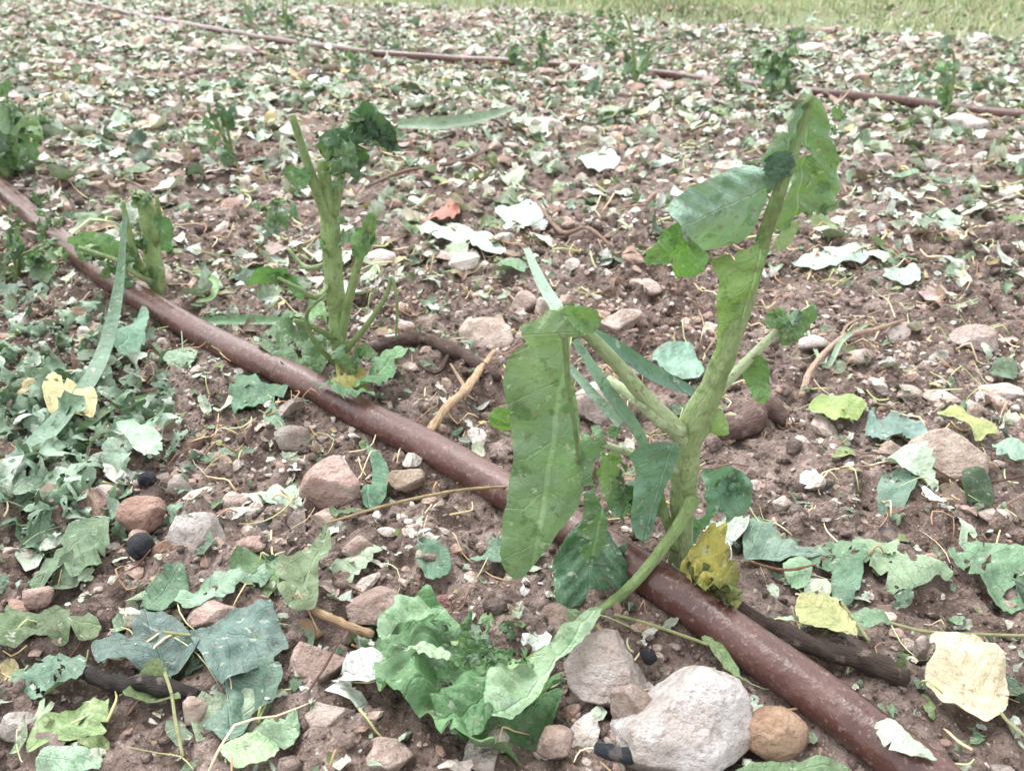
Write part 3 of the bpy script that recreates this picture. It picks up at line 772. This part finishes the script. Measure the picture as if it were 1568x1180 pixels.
twig('dry_twig',[(470,935),(520,950),(570,960)],[10,14,12],(208,178,142),.012)
twig('dry_twig',[(560,290),(620,262),(700,245),(750,228)],[4,6,6,3],(150,124,108),.016)
twig('dry_twig',[(1150,860),(1200,868),(1250,862)],[4,5,3],(172,132,106),.012)
twig('dry_twig',[(475,1070),(500,1020),(525,970)],[3,4,3],(130,90,80),.03)
twig('dry_twig',[(1330,690),(1400,705),(1480,740),(1590,722)],[2,3,4,4],(120,90,82),.010)
twig('dry_twig',[(1080,545),(1130,470),(1170,440)],[3,4,3],(200,176,142),.010)
twig('dry_twig',[(430,385),(470,370),(520,340)],[4,5,3],(200,174,134),.012)

def clump(parent,name,u,v,y,rpx,n,cols,spx,vert=1.0,mat=None):
    """crumpled, hail-shredded foliage hanging round a point"""
    g=Geo(); c,t=P(u,v,y); R=rpx*float(t)/F; S=spx*float(t)/F
    pos=c+rs.normal(0,.5,(n,3))*R*np.array([1,.8,vert]); s=S*rs.uniform(.6,1.3,n)
    cc=np.array([lin(k) for k in cols])[rs.randint(len(cols),size=n)]
    scatter(g,CT,pos,s,cc,1.3,np.stack([np.ones(n),rs.uniform(1,1.7,n),np.ones(n)],1))
    return g.obj(name,mat or M_LEAF,parent)

# ------------------------------------------------------------------ main brassica plant
SG=lin((136,165,96)); SP_=lin((186,205,154)); SGB=lin((144,164,112))
def leaf_part(parent,name,outline,axis,col,depth,**k):
    g=Geo(); kk=dict(ruff=.005,step=6,jag=.8); kk.update(k)
    patch(g,outline,axis,lin(col,.97),'P',depth=depth,**kk)
    if g.n: g.obj(name,M_LEAF,parent)
def stem_part(parent,name,pts,col,**k):
    g=Geo(); stem_px(g,pts,col,**k); g.obj(name,M_STEM,parent)

pl=empty('brassica_plant')
stem_part(pl,'main_stem',[(1037,885,.386,24),(1040,840,.388,32),(1044,790,.388,36),(1047,730,.387,38),(1052,680,.386,42),(1066,640,.385,44),(1088,595,.385,38),(1110,540,.386,32),(1135,470,.388,28),(1158,400,.390,25),(1180,330,.385,22),(1205,260,.382,19),(1225,200,.388,16),(1241,146,.392,12)],[SGB,SG],sides=20,ridge=.11,bumpy=.14)
stem_part(pl,'petiole_1',[(1052,672,.384,30),(1025,645,.380,28),(990,610,.376,24),(955,568,.371,22),(918,528,.367,20),(885,497,.364,18),(858,474,.362,14)],[SP_,SG],ridge=.1)
stem_part(pl,'petiole_2',[(1055,665,.386,24),(1010,640,.392,20),(965,605,.40,18),(930,580,.41,14)],SP_)
stem_part(pl,'petiole_3',[(1068,650,.386,26),(1100,598,.392,20),(1145,552,.398,16),(1190,508,.403,13),(1242,470,.41,8)],SP_)
stem_part(pl,'petiole_4',[(1062,760,.380,24),(1045,795,.374,20),(1010,845,.364,18),(970,893,.354,17),(925,932,.343,17),(872,972,.325,18),(815,1008,.309,13),(765,1040,.297,6)],SG,ridge=.12)
stem_part(pl,'petiole_5',[(1040,720,.384,18),(1000,705,.378,14),(955,690,.372,12),(920,678,.368,10)],SP_)
stem_part(pl,'petiole_6',[(1035,840,.384,16),(1022,800,.380,14),(1012,760,.377,12),(1003,700,.372,7)],SG)
stem_part(pl,'petiole_7',[(1045,660,.38,22),(1015,650,.374,17),(985,625,.37,13),(965,612,.368,8)],SP_)
stem_part(pl,'midrib_hanging',[(860,478,.361,12),(866,530,.3560,10),(870,590,.353,8),(880,650,.352,7),(886,710,.352,5)],SG)
leaf_part(pl,'leaf_hanging',[(815,522),(850,500),(872,512),(872,560),(882,605),(888,660),(895,720),(886,775),(852,815),(822,860),(796,888),(776,885),(765,850),(770,800),(781,740),(786,690),(779,640),(771,590),(778,550),(798,530)],[(876,490),(812,895)],(114,146,104),(.362,.00006,-.00001),fold=-.10,ruff=.006,step=5,notch=.0,tear=1.2)
leaf_part(pl,'leaf_fold_top',[(798,505),(825,490),(850,478),(905,503),(930,505),(872,518),(838,528),(812,532)],[(800,515),(930,505)],(138,170,116),(.355,0,0),ruff=.005)
leaf_part(pl,'leaf_fold_small',[(862,470),(882,463),(908,466),(918,492),(898,503),(878,496)],[(862,480),(918,490)],(126,163,100),(.360,0,0),ruff=.008)
leaf_part(pl,'leaf_drooping',[(885,690),(905,655),(950,655),(932,680),(905,712),(912,750),(927,790),(925,830),(912,858),(893,852),(883,820),(893,770),(888,730)],[(945,657),(905,855)],(96,132,88),(.368,0,0),ruff=.009)
leaf_part(pl,'leaf_drooping_small',[(963,692),(990,674),(1036,680),(1034,708),(1018,748),(1003,792),(985,822),(966,802),(964,760),(974,722)],[(1030,682),(985,820)],(102,142,114),(.366,0,0),fold=.3,ruff=.005,tear=1,notch=0)
leaf_part(pl,'leaf_low_dark',[(848,850),(868,812),(900,788),(932,815),(962,858),(980,900),(985,938),(952,915),(915,925),(882,918),(860,930),(850,890)],[(905,790),(900,930)],(76,116,82),(.366,0,-.00028),ruff=.008,tear=2)
leaf_part(pl,'leaf_inner',[(922,690),(950,698),(950,740),(943,768),(928,768),(920,735)],[(935,690),(935,768)],(136,172,106),(.378,0,0))
leaf_part(pl,'leaf_inner_low',[(940,750),(975,735),(1010,750),(1015,790),(980,800),(955,785)],[(945,760),(1010,780)],(80,124,80),(.395,0,0),ruff=.010,tear=4)
leaf_part(pl,'leaf_behind',[(1068,715),(1105,705),(1145,728),(1142,775),(1115,802),(1100,772),(1082,805),(1062,850),(1052,850),(1050,810),(1075,765)],[(1125,715),(1058,850)],(100,142,112),(.405,0,-.0001),ruff=.012,tear=3)
leaf_part(pl,'leaf_stem_stub',[(1085,640),(1110,632),(1116,662),(1095,668)],[(1085,645),(1114,662)],(146,180,92),(.38,0,0))
leaf_part(pl,'leaf_left_small',[(748,640),(775,628),(785,660),(765,668)],[(748,645),(785,655)],(126,168,78),(.375,0,0))
leaf_part(pl,'leaf_upper_left',[(1240,150),(1216,168),(1187,203),(1160,243),(1168,256),(1198,275),(1215,228),(1236,180)],[(1240,150),(1175,270)],(124,158,134),(.386,.0001,0),ruff=.009,tear=3,step=5)
leaf_part(pl,'leaf_folded_over',[(1030,322),(1058,290),(1098,273),(1148,253),(1176,262),(1178,300),(1170,340),(1147,377),(1112,392),(1078,394),(1050,367),(1040,342)],[(1185,285),(1040,350)],(128,162,142),(.376,.0001,.00003),ruff=.009,cup=-.8,step=4,tear=1.5,notch=.0)
leaf_part(pl,'leaf_bright_tip',[(984,397),(1004,362),(1035,335),(1050,362),(1082,390),(1062,418),(1034,426),(1020,406),(1000,402)],[(1070,385),(990,395)],(124,172,82),(.386,0,0),ruff=.011,tear=4)
leaf_part(pl,'leaf_right_top',[(1238,150),(1262,172),(1276,212),(1292,262),(1286,300),(1250,330),(1228,322),(1203,352),(1184,345),(1203,282),(1222,212)],[(1236,150),(1215,350)],(120,156,102),(.398,-.00008,0),ruff=.010,step=4,tear=3,notch=.03)
leaf_part(pl,'leaf_lower_blade',[(1086,398),(1110,388),(1148,375),(1176,338),(1168,392),(1147,450),(1122,530),(1102,562),(1093,542),(1098,500),(1090,470),(1098,430)],[(1176,345),(1112,560)],(130,166,84),(.386,0,0),ruff=.006,tear=2.5)
leaf_part(pl,'leaf_top_curl',[(1168,250),(1190,232),(1215,240),(1205,275),(1180,300),(1172,275)],[(1210,240),(1175,290)],(104,146,118),(.378,0,0),ruff=.010)
leaf_part(pl,'leaf_side_1',[(1142,572),(1160,545),(1178,560),(1178,600),(1162,615),(1145,600)],[(1165,545),(1160,612)],(114,158,82),(.392,0,0),ruff=.010,tear=4)
leaf_part(pl,'leaf_side_2',[(1190,505),(1215,490),(1246,463),(1244,498),(1220,520),(1196,530)],[(1244,468),(1195,525)],(116,154,96),(.402,0,0),ruff=.012,holes=.08,tear=5)
leaf_part(pl,'leaf_side_3',[(1165,492),(1178,466),(1205,478),(1240,468),(1215,492),(1190,500)],[(1165,480),(1235,470)],(126,162,110),(.41,0,0),ruff=.010,tear=5)
leaf_part(pl,'leaf_side_4',[(1185,372),(1205,348),(1226,336),(1212,372),(1192,385)],[(1224,338),(1190,380)],(154,180,140),(.404,0,0))
GB=[(106,146,94),(92,132,88),(134,170,106),(84,122,90)]
clump(pl,'shreds_side',1205,500,.404,28,14,GB,24)
clump(pl,'shreds_right',1275,215,.40,16,7,GB,26,1.6)
clump(pl,'shreds_edge',1255,315,.398,18,6,GB,24,.6)
clump(pl,'shreds_heart',955,740,.388,45,16,[(76,116,78),(98,136,88),(130,168,110)],42)
clump(pl,'shreds_knee',880,482,.366,22,9,[(130,167,106),(114,152,114)],28)
clump(pl,'shreds_low',930,860,.372,30,9,[(76,116,78),(92,134,92)],40)
clump(pl,'shreds_tip',1010,385,.386,14,5,[(124,174,84),(110,158,82)],26)
clump(pl,'shreds_behind',1120,740,.408,26,9,[(88,130,96),(106,146,112)],36)
# yellowed, half-rotten leaf crumpled against the pipe
g=Geo()
patch(g,[(1040,865),(1070,843),(1095,850),(1112,880),(1136,935),(1110,932),(1060,895)],[(1050,850),(1130,935)],lin((152,144,62)),'G',lift=.022,var=1.0,ruff=.018,step=3,tear=3,notch=.08)
patch(g,[(1048,885),(1080,868),(1112,905),(1132,938),(1095,930)],[(1065,875),(1120,935)],lin((112,112,54)),'G',lift=.018,var=1.0,ruff=.016,step=3)
p,_=G(np.array([1062,1075,1088,1096,1108,1118,1082,1102,1070]),np.array([862,872,880,895,908,922,866,885,890]),.022)
scatter(g,CT,p,rs.uniform(.008,.014,9),np.array([lin(c) for c in [(158,150,60),(126,138,60),(120,96,52)]])[rs.randint(3,size=9)],1.2)
g.obj('leaf_yellowed',M_LEAF,pl)
# leaf lying in the foreground
g=Geo()
patch(g,[(570,962),(600,928),(655,922),(690,948),(725,975),(780,1000),(812,1032),(855,1022),(861,1050),(832,1110),(782,1160),(730,1176),(680,1165),(655,1122),(610,1092),(582,1062),(570,1010)],[(870,1020),(600,985)],lin((100,142,90),.95),'G',lift=.010,ruff=.012,step=5,tear=1.6,notch=.015,holes=.05,cup=.06)
patch(g,[(755,1012),(800,1000),(852,973),(908,932),(920,948),(885,985),(848,1010),(828,1042),(795,1078),(772,1106),(746,1092),(743,1050)],[(915,938),(758,1098)],lin((152,182,142),.95),'G',lift=.026,ruff=.005,step=5,fold=.25,notch=.0,tear=1)
patch(g,[(615,990),(650,985),(690,1000),(680,1012),(640,1008)],[(615,990),(690,1008)],lin((168,196,156),.95),'G',lift=.030,ruff=.006,step=5)
patch(g,[(600,930),(640,918),(680,935),(665,945),(620,955),(590,990),(578,975)],[(680,938),(585,985)],lin((140,175,134),.95),'G',lift=.028,ruff=.009,step=5,tear=2)
patch(g,[(660,1085),(720,1040),(780,1030),(790,1070),(740,1130),(690,1140)],[(790,1040),(670,1130)],lin((84,128,80),.95),'G',lift=.018,ruff=.014,step=5,tear=2)
p,_=G(rs.uniform(660,800,34),rs.uniform(950,1020,34),.024)
scatter(g,CT,p,rs.uniform(.007,.017,34),np.array([lin(c) for c in GB])[rs.randint(4,size=34)],.9)
g.obj('leaf_foreground',M_LEAF,pl)

# strap-like leaves
def blade(name,pts,col,**k):
    g=Geo(); ribbon(g,pts,lin(col,.93),**k); g.obj(name,M_LEAF)
blade('long_grass_leaf',[(-60,800,.445,34),(0,735,.47,40),(70,670,.52,36),(130,600,.585,30),(163,530,.64,24),(183,440,.69,17),(192,330,.72,6)],(112,145,120))
blade('long_grass_leaf',[(806,380,.50,10),(825,425,.46,16),(850,468,.42,20),(870,500,.40,18)],(134,168,144))
blade('long_grass_leaf',[(880,495,.44,14),(940,530,.44,22),(1000,572,.45,26),(1068,604,.46,14)],(102,141,124))
blade('long_grass_leaf',[(880,520,.41,12),(925,590,.405,18),(975,660,.40,18),(1000,720,.395,10)],(134,168,150))
blade('long_grass_leaf',[(870,560,.43,10),(905,600,.42,14),(950,650,.41,14)],(146,176,158))
blade('long_grass_leaf',[(300,492,None,10),(380,490,None,16),(440,492,None,10)],(120,162,120))
blade('long_grass_leaf',[(610,190,1.62,14),(680,190,1.60,22),(740,180,1.62,18),(790,165,1.7,6)],(130,154,128))
blade('long_grass_leaf',[(300,418,None,6),(330,430,.80,10),(325,455,.77,8),(300,462,None,5)],(126,167,106))
blade('long_grass_leaf',[(80,640,None,6),(130,650,None,12),(180,620,None,12),(250,600,None,5)],(118,146,98))
blade('long_grass_leaf',[(1230,490,None,4),(1262,560,.66,8),(1290,520,.70,8),(1330,495,None,4)],(156,180,152))

# ------------------------------------------------------------------ second plant
pl=empty('brassica_plant'); D2=.642
S2=lin((144,170,106))
stem_part(pl,'main_stem',[(527,582,D2,22),(520,530,D2,24),(514,470,D2,26),(509,410,D2,28),(505,350,D2,28),(500,300,D2,24),(494,245,D2,16)],S2,sides=16,ridge=.12,bumpy=.2)
stem_part(pl,'stem_left',[(505,345,D2,18),(484,290,D2-.01,15),(465,232,D2-.015,13),(447,176,D2-.02,11)],S2)
stem_part(pl,'stem_right',[(510,330,D2,18),(520,285,D2,14),(527,240,D2,11),(533,208,D2,8)],S2)
stem_part(pl,'petiole_1',[(522,520,D2,14),(534,460,D2-.01,14),(548,405,D2-.015,13),(562,360,D2-.02,11),(572,328,D2-.02,8)],S2)
stem_part(pl,'petiole_2',[(522,545,D2,10),(560,500,D2-.02,9),(590,455,D2-.03,7),(600,425,D2-.03,6),(608,465,D2-.035,5),(606,520,D2-.035,3)],S2)
stem_part(pl,'petiole_3',[(515,520,D2,10),(480,500,D2-.02,9),(450,490,D2-.03,7)],S2)
stem_part(pl,'petiole_4',[(508,430,D2,10),(485,455,D2-.02,9),(455,440,D2-.03,7),(425,425,D2-.03,5)],S2)
stem_part(pl,'petiole_5',[(500,300,D2,8),(480,272,D2-.01,8),(450,262,D2-.02,5)],S2)
stem_part(pl,'petiole_6',[(512,400,D2,9),(470,410,D2+.02,8),(440,380,D2+.03,5)],S2)
stem_part(pl,'petiole_7',[(516,560,D2,9),(480,520,D2-.02,8),(470,480,D2-.03,6),(500,450,D2-.03,4)],S2)
L2=[([(528,192),(548,158),(575,163),(600,188),(612,228),(598,238),(582,206),(562,215),(557,250),(545,282),(532,255),(520,228),(490,216),(500,204)],[(530,200),(605,225)],(82,118,86),.012),
([(484,232),(490,212),(520,205),(548,225),(552,255),(530,262),(520,240),(500,245)],[(490,220),(550,250)],(104,140,96),.012),
([(560,190),(585,185),(606,205),(603,232),(585,228),(575,210)],[(560,190),(600,230)],(70,106,76),.012),
([(434,262),(450,250),(476,264),(466,290),(446,278)],[(434,262),(470,285)],(102,146,86),.008),
([(544,352),(574,326),(572,372),(550,402),(540,384)],[(572,328),(545,400)],(104,146,78),.008),
([(378,432),(408,404),(438,412),(466,448),(455,456),(430,436),(402,432)],[(462,450),(382,432)],(104,152,80),.010)]
for i,(o,ax,c,r) in enumerate(L2): leaf_part(pl,'leaf_%d'%(i+1),o,ax,c,(D2-.02,0,0),ruff=r,step=5,tear=3,notch=.08)
DK=[(72,108,76),(90,126,86),(104,144,94),(60,96,68)]
clump(pl,'shreds_crown',556,196,D2-.02,30,22,DK,26,.8)
clump(pl,'shreds_upper',515,250,D2-.015,22,14,DK[1:]+[(130,163,100)],26,1.4)
clump(pl,'shreds_neck',462,272,D2-.01,18,7,[(104,147,90),(90,130,82)],22)
clump(pl,'shreds_hook',598,212,D2-.02,12,8,DK,22,1.4)
clump(pl,'shreds_stem',520,360,D2-.005,26,6,[(104,147,90),(120,155,94)],24,2.)
clump(pl,'shreds_right',562,360,D2-.02,12,6,[(104,147,90),(120,155,94)],26,1.4)
clump(pl,'shreds_left',425,425,D2-.02,24,7,[(104,148,84),(84,124,76)],26,.7)
clump(pl,'shreds_wilted',425,330,D2+.14,30,10,[(128,156,130),(108,140,104)],36,.9)
clump(pl,'shreds_base',525,550,D2-.02,56,16,[(92,134,86),(112,150,92),(78,114,72)],28,.6)
g=Geo()
for o,ax,c in [([(395,525),(430,503),(480,508),(502,548),(462,562),(420,546)],[(500,545),(400,520)],(76,112,62)),([(545,598),(575,560),(600,545),(634,538),(605,572),(580,602)],[(548,596),(630,540)],(100,146,94)),
  ([(508,588),(528,562),(560,575),(550,592),(525,597)],[(508,588),(558,580)],(156,154,72)),([(440,500),(480,470),(500,480),(470,510)],[(440,500),(498,475)],(114,155,98)),([(480,590),(520,600),(575,615),(530,620)],[(480,592),(575,615)],(94,137,92))]:
    patch(g,o,ax,lin(c,.95),'G',lift=.022,ruff=.012,step=4,holes=.12 if c[0]==76 else 0.02,tear=3)
g.obj('leaf_base',M_LEAF,pl)

# ------------------------------------------------------------------ third plant
pl=empty('brassica_plant'); D3=.843
stem_part(pl,'main_stem',[(242,452,D3,20),(237,410,D3,22),(230,365,D3,24),(224,325,D3,24),(218,295,D3,16)],S2,sides=14,ridge=.12,bumpy=.2)
stem_part(pl,'stem_left',[(236,440,D3,12),(212,400,D3-.02,11),(196,350,D3-.03,10),(188,308,D3-.03,7)],S2)
stem_part(pl,'petiole_1',[(240,430,D3,9),(215,425,D3-.03,8),(180,400,D3-.04,7),(120,378,D3-.04,5)],S2)
stem_part(pl,'petiole_2',[(236,380,D3,9),(246,350,D3-.01,8),(240,300,D3-.01,6)],S2)
for i,(o,ax,c) in enumerate([([(232,330),(252,335),(262,380),(245,385),(238,360)],[(235,332),(255,382)],(100,145,84)),
  ([(105,368),(140,355),(185,372),(170,392),(130,388)],[(105,372),(183,380)],(124,163,108))]):
    leaf_part(pl,'leaf_%d'%(i+1),o,ax,c,(D3-.02,0,0),ruff=.010,step=5,tear=3)
G3=[(118,154,98),(102,142,86),(140,174,114),(90,126,80)]
clump(pl,'shreds_top',212,306,D3-.01,20,12,G3,24,.8)
clump(pl,'shreds_mid',206,370,D3-.02,18,7,G3,26,1.5)
clump(pl,'shreds_low',185,415,D3-.03,44,18,G3,30,.6)
clump(pl,'shreds_left',130,385,D3-.01,44,14,G3,28,.4)

# ------------------------------------------------------------------ battered plants further off
def small_plant(u,vb,height_px,lean=0,nl=7,name='brassica_plant',dark=1.0,nst=4):
    base,t=G(u,vb); t=float(t); S=height_px*t/F*1.05
    e=empty(name); gs=Geo(); gl=Geo(); C=np.array([lin(c)*dark for c in [(86,122,84),(106,148,94),(72,108,76),(126,162,110)]])
    for k in range(nst):
        hh=S*rs.uniform(.4,.95) if k else S
        dx=rs.normal(0,.3)*S*(1 if k else .4)+lean*S; dy=rs.normal(0,.25)*S
        pts=[base+np.array([rs.normal(0,.01)*S,0,-.005]),base+np.array([dx*.15,dy*.2,hh*.4]),base+np.array([dx*.5,dy*.6,hh*.8]),base+np.array([dx,dy,hh]),base+np.array([dx*1.4,dy,hh*.85])]
        r=S*.028; tube_geo(gs,pts,[r*1.2,r,r*.8,r*.5,r*.3],lin((138,164,104))*dark,8,.08,4)
        m=max(2,int(nl/nst*1.6)); f=rs.uniform(.3,1.05,m)[:,None]
        c=pts[0]*(1-f)+pts[3]*f+rs.normal(0,.08,(m,3))*S; c[:,2]=np.maximum(c[:,2],base[2]+.01)
        scatter(gl,CT,c,S*rs.uniform(.16,.38,m),C[rs.randint(4,size=m)],1.0,np.stack([np.ones(m),rs.uniform(1,1.8,m),np.ones(m)],1))
    gs.obj('stems',M_STEM,e); gl.obj('leaves',M_LEAF,e)
for a in [(12,275,150,.0,30),(28,420,80,.3,24),(5,440,60,.2,20),(75,375,50,.2,20),(825,112,54,0,18),(1180,150,84,0,28),(1130,145,44,-.2,14),(1450,178,95,-.35,10),(972,125,92,-.05,4),(940,82,50,-.1,16),(440,58,58,0,10),(384,45,48,0,8),(540,118,40,0,12),(362,265,92,0,8),(290,230,34,0,9),(60,225,60,.2,16),(1400,140,40,.1,9),(1000,20,18,0,6),(1290,190,24,-.4,18),(1390,200,24,.4,16),(425,350,50,0,12),(60,330,40,0,16)]:
    small_plant(*a)

# ------------------------------------------------------------------ camera, light, world
cam=bpy.data.cameras.new('camera'); co=bpy.data.objects.new('camera',cam); bpy.context.collection.objects.link(co)
co.location=(0,0,H); co.rotation_euler=(math.pi/2-PITCH,0,0)
cam.sensor_width=36; cam.lens=36*F/1568; cam.clip_start=.02; cam.clip_end=400
cam.dof.use_dof=True; cam.dof.focus_distance=.50; cam.dof.aperture_fstop=16
bpy.context.scene.camera=co
sun=bpy.data.lights.new('sun','SUN'); so=bpy.data.objects.new('sun',sun); bpy.context.collection.objects.link(so)
EL,AZ=math.radians(60),math.radians(-35)
sun.energy=1.5; sun.angle=math.radians(22); sun.color=(1,.97,.94)
d=Vector((math.sin(AZ)*math.cos(EL),math.cos(AZ)*math.cos(EL),math.sin(EL))); so.rotation_euler=d.to_track_quat('Z','Y').to_euler()
w=bpy.data.worlds.new('World'); bpy.context.scene.world=w; w.use_nodes=True; nt=w.node_tree
bg=nt.nodes['Background']; sky=nt.nodes.new('ShaderNodeTexSky'); sky.sky_type='NISHITA'; sky.sun_disc=False
sky.sun_elevation=EL; sky.sun_rotation=AZ; sky.dust_density=3; sky.air_density=1.2
hs=nt.nodes.new('ShaderNodeHueSaturation'); hs.inputs['Saturation'].default_value=.09; hs.inputs['Value'].default_value=3.3
nt.links.new(sky.outputs[0],hs.inputs['Color']); nt.links.new(hs.outputs[0],bg.inputs['Color']); bg.inputs['Strength'].default_value=.15
sc=bpy.context.scene; sc.view_settings.view_transform='Standard'; sc.view_settings.look='None'; sc.view_settings.exposure=0
print('VERTS',sum(len(o.data.vertices) for o in bpy.data.objects if o.type=='MESH'))
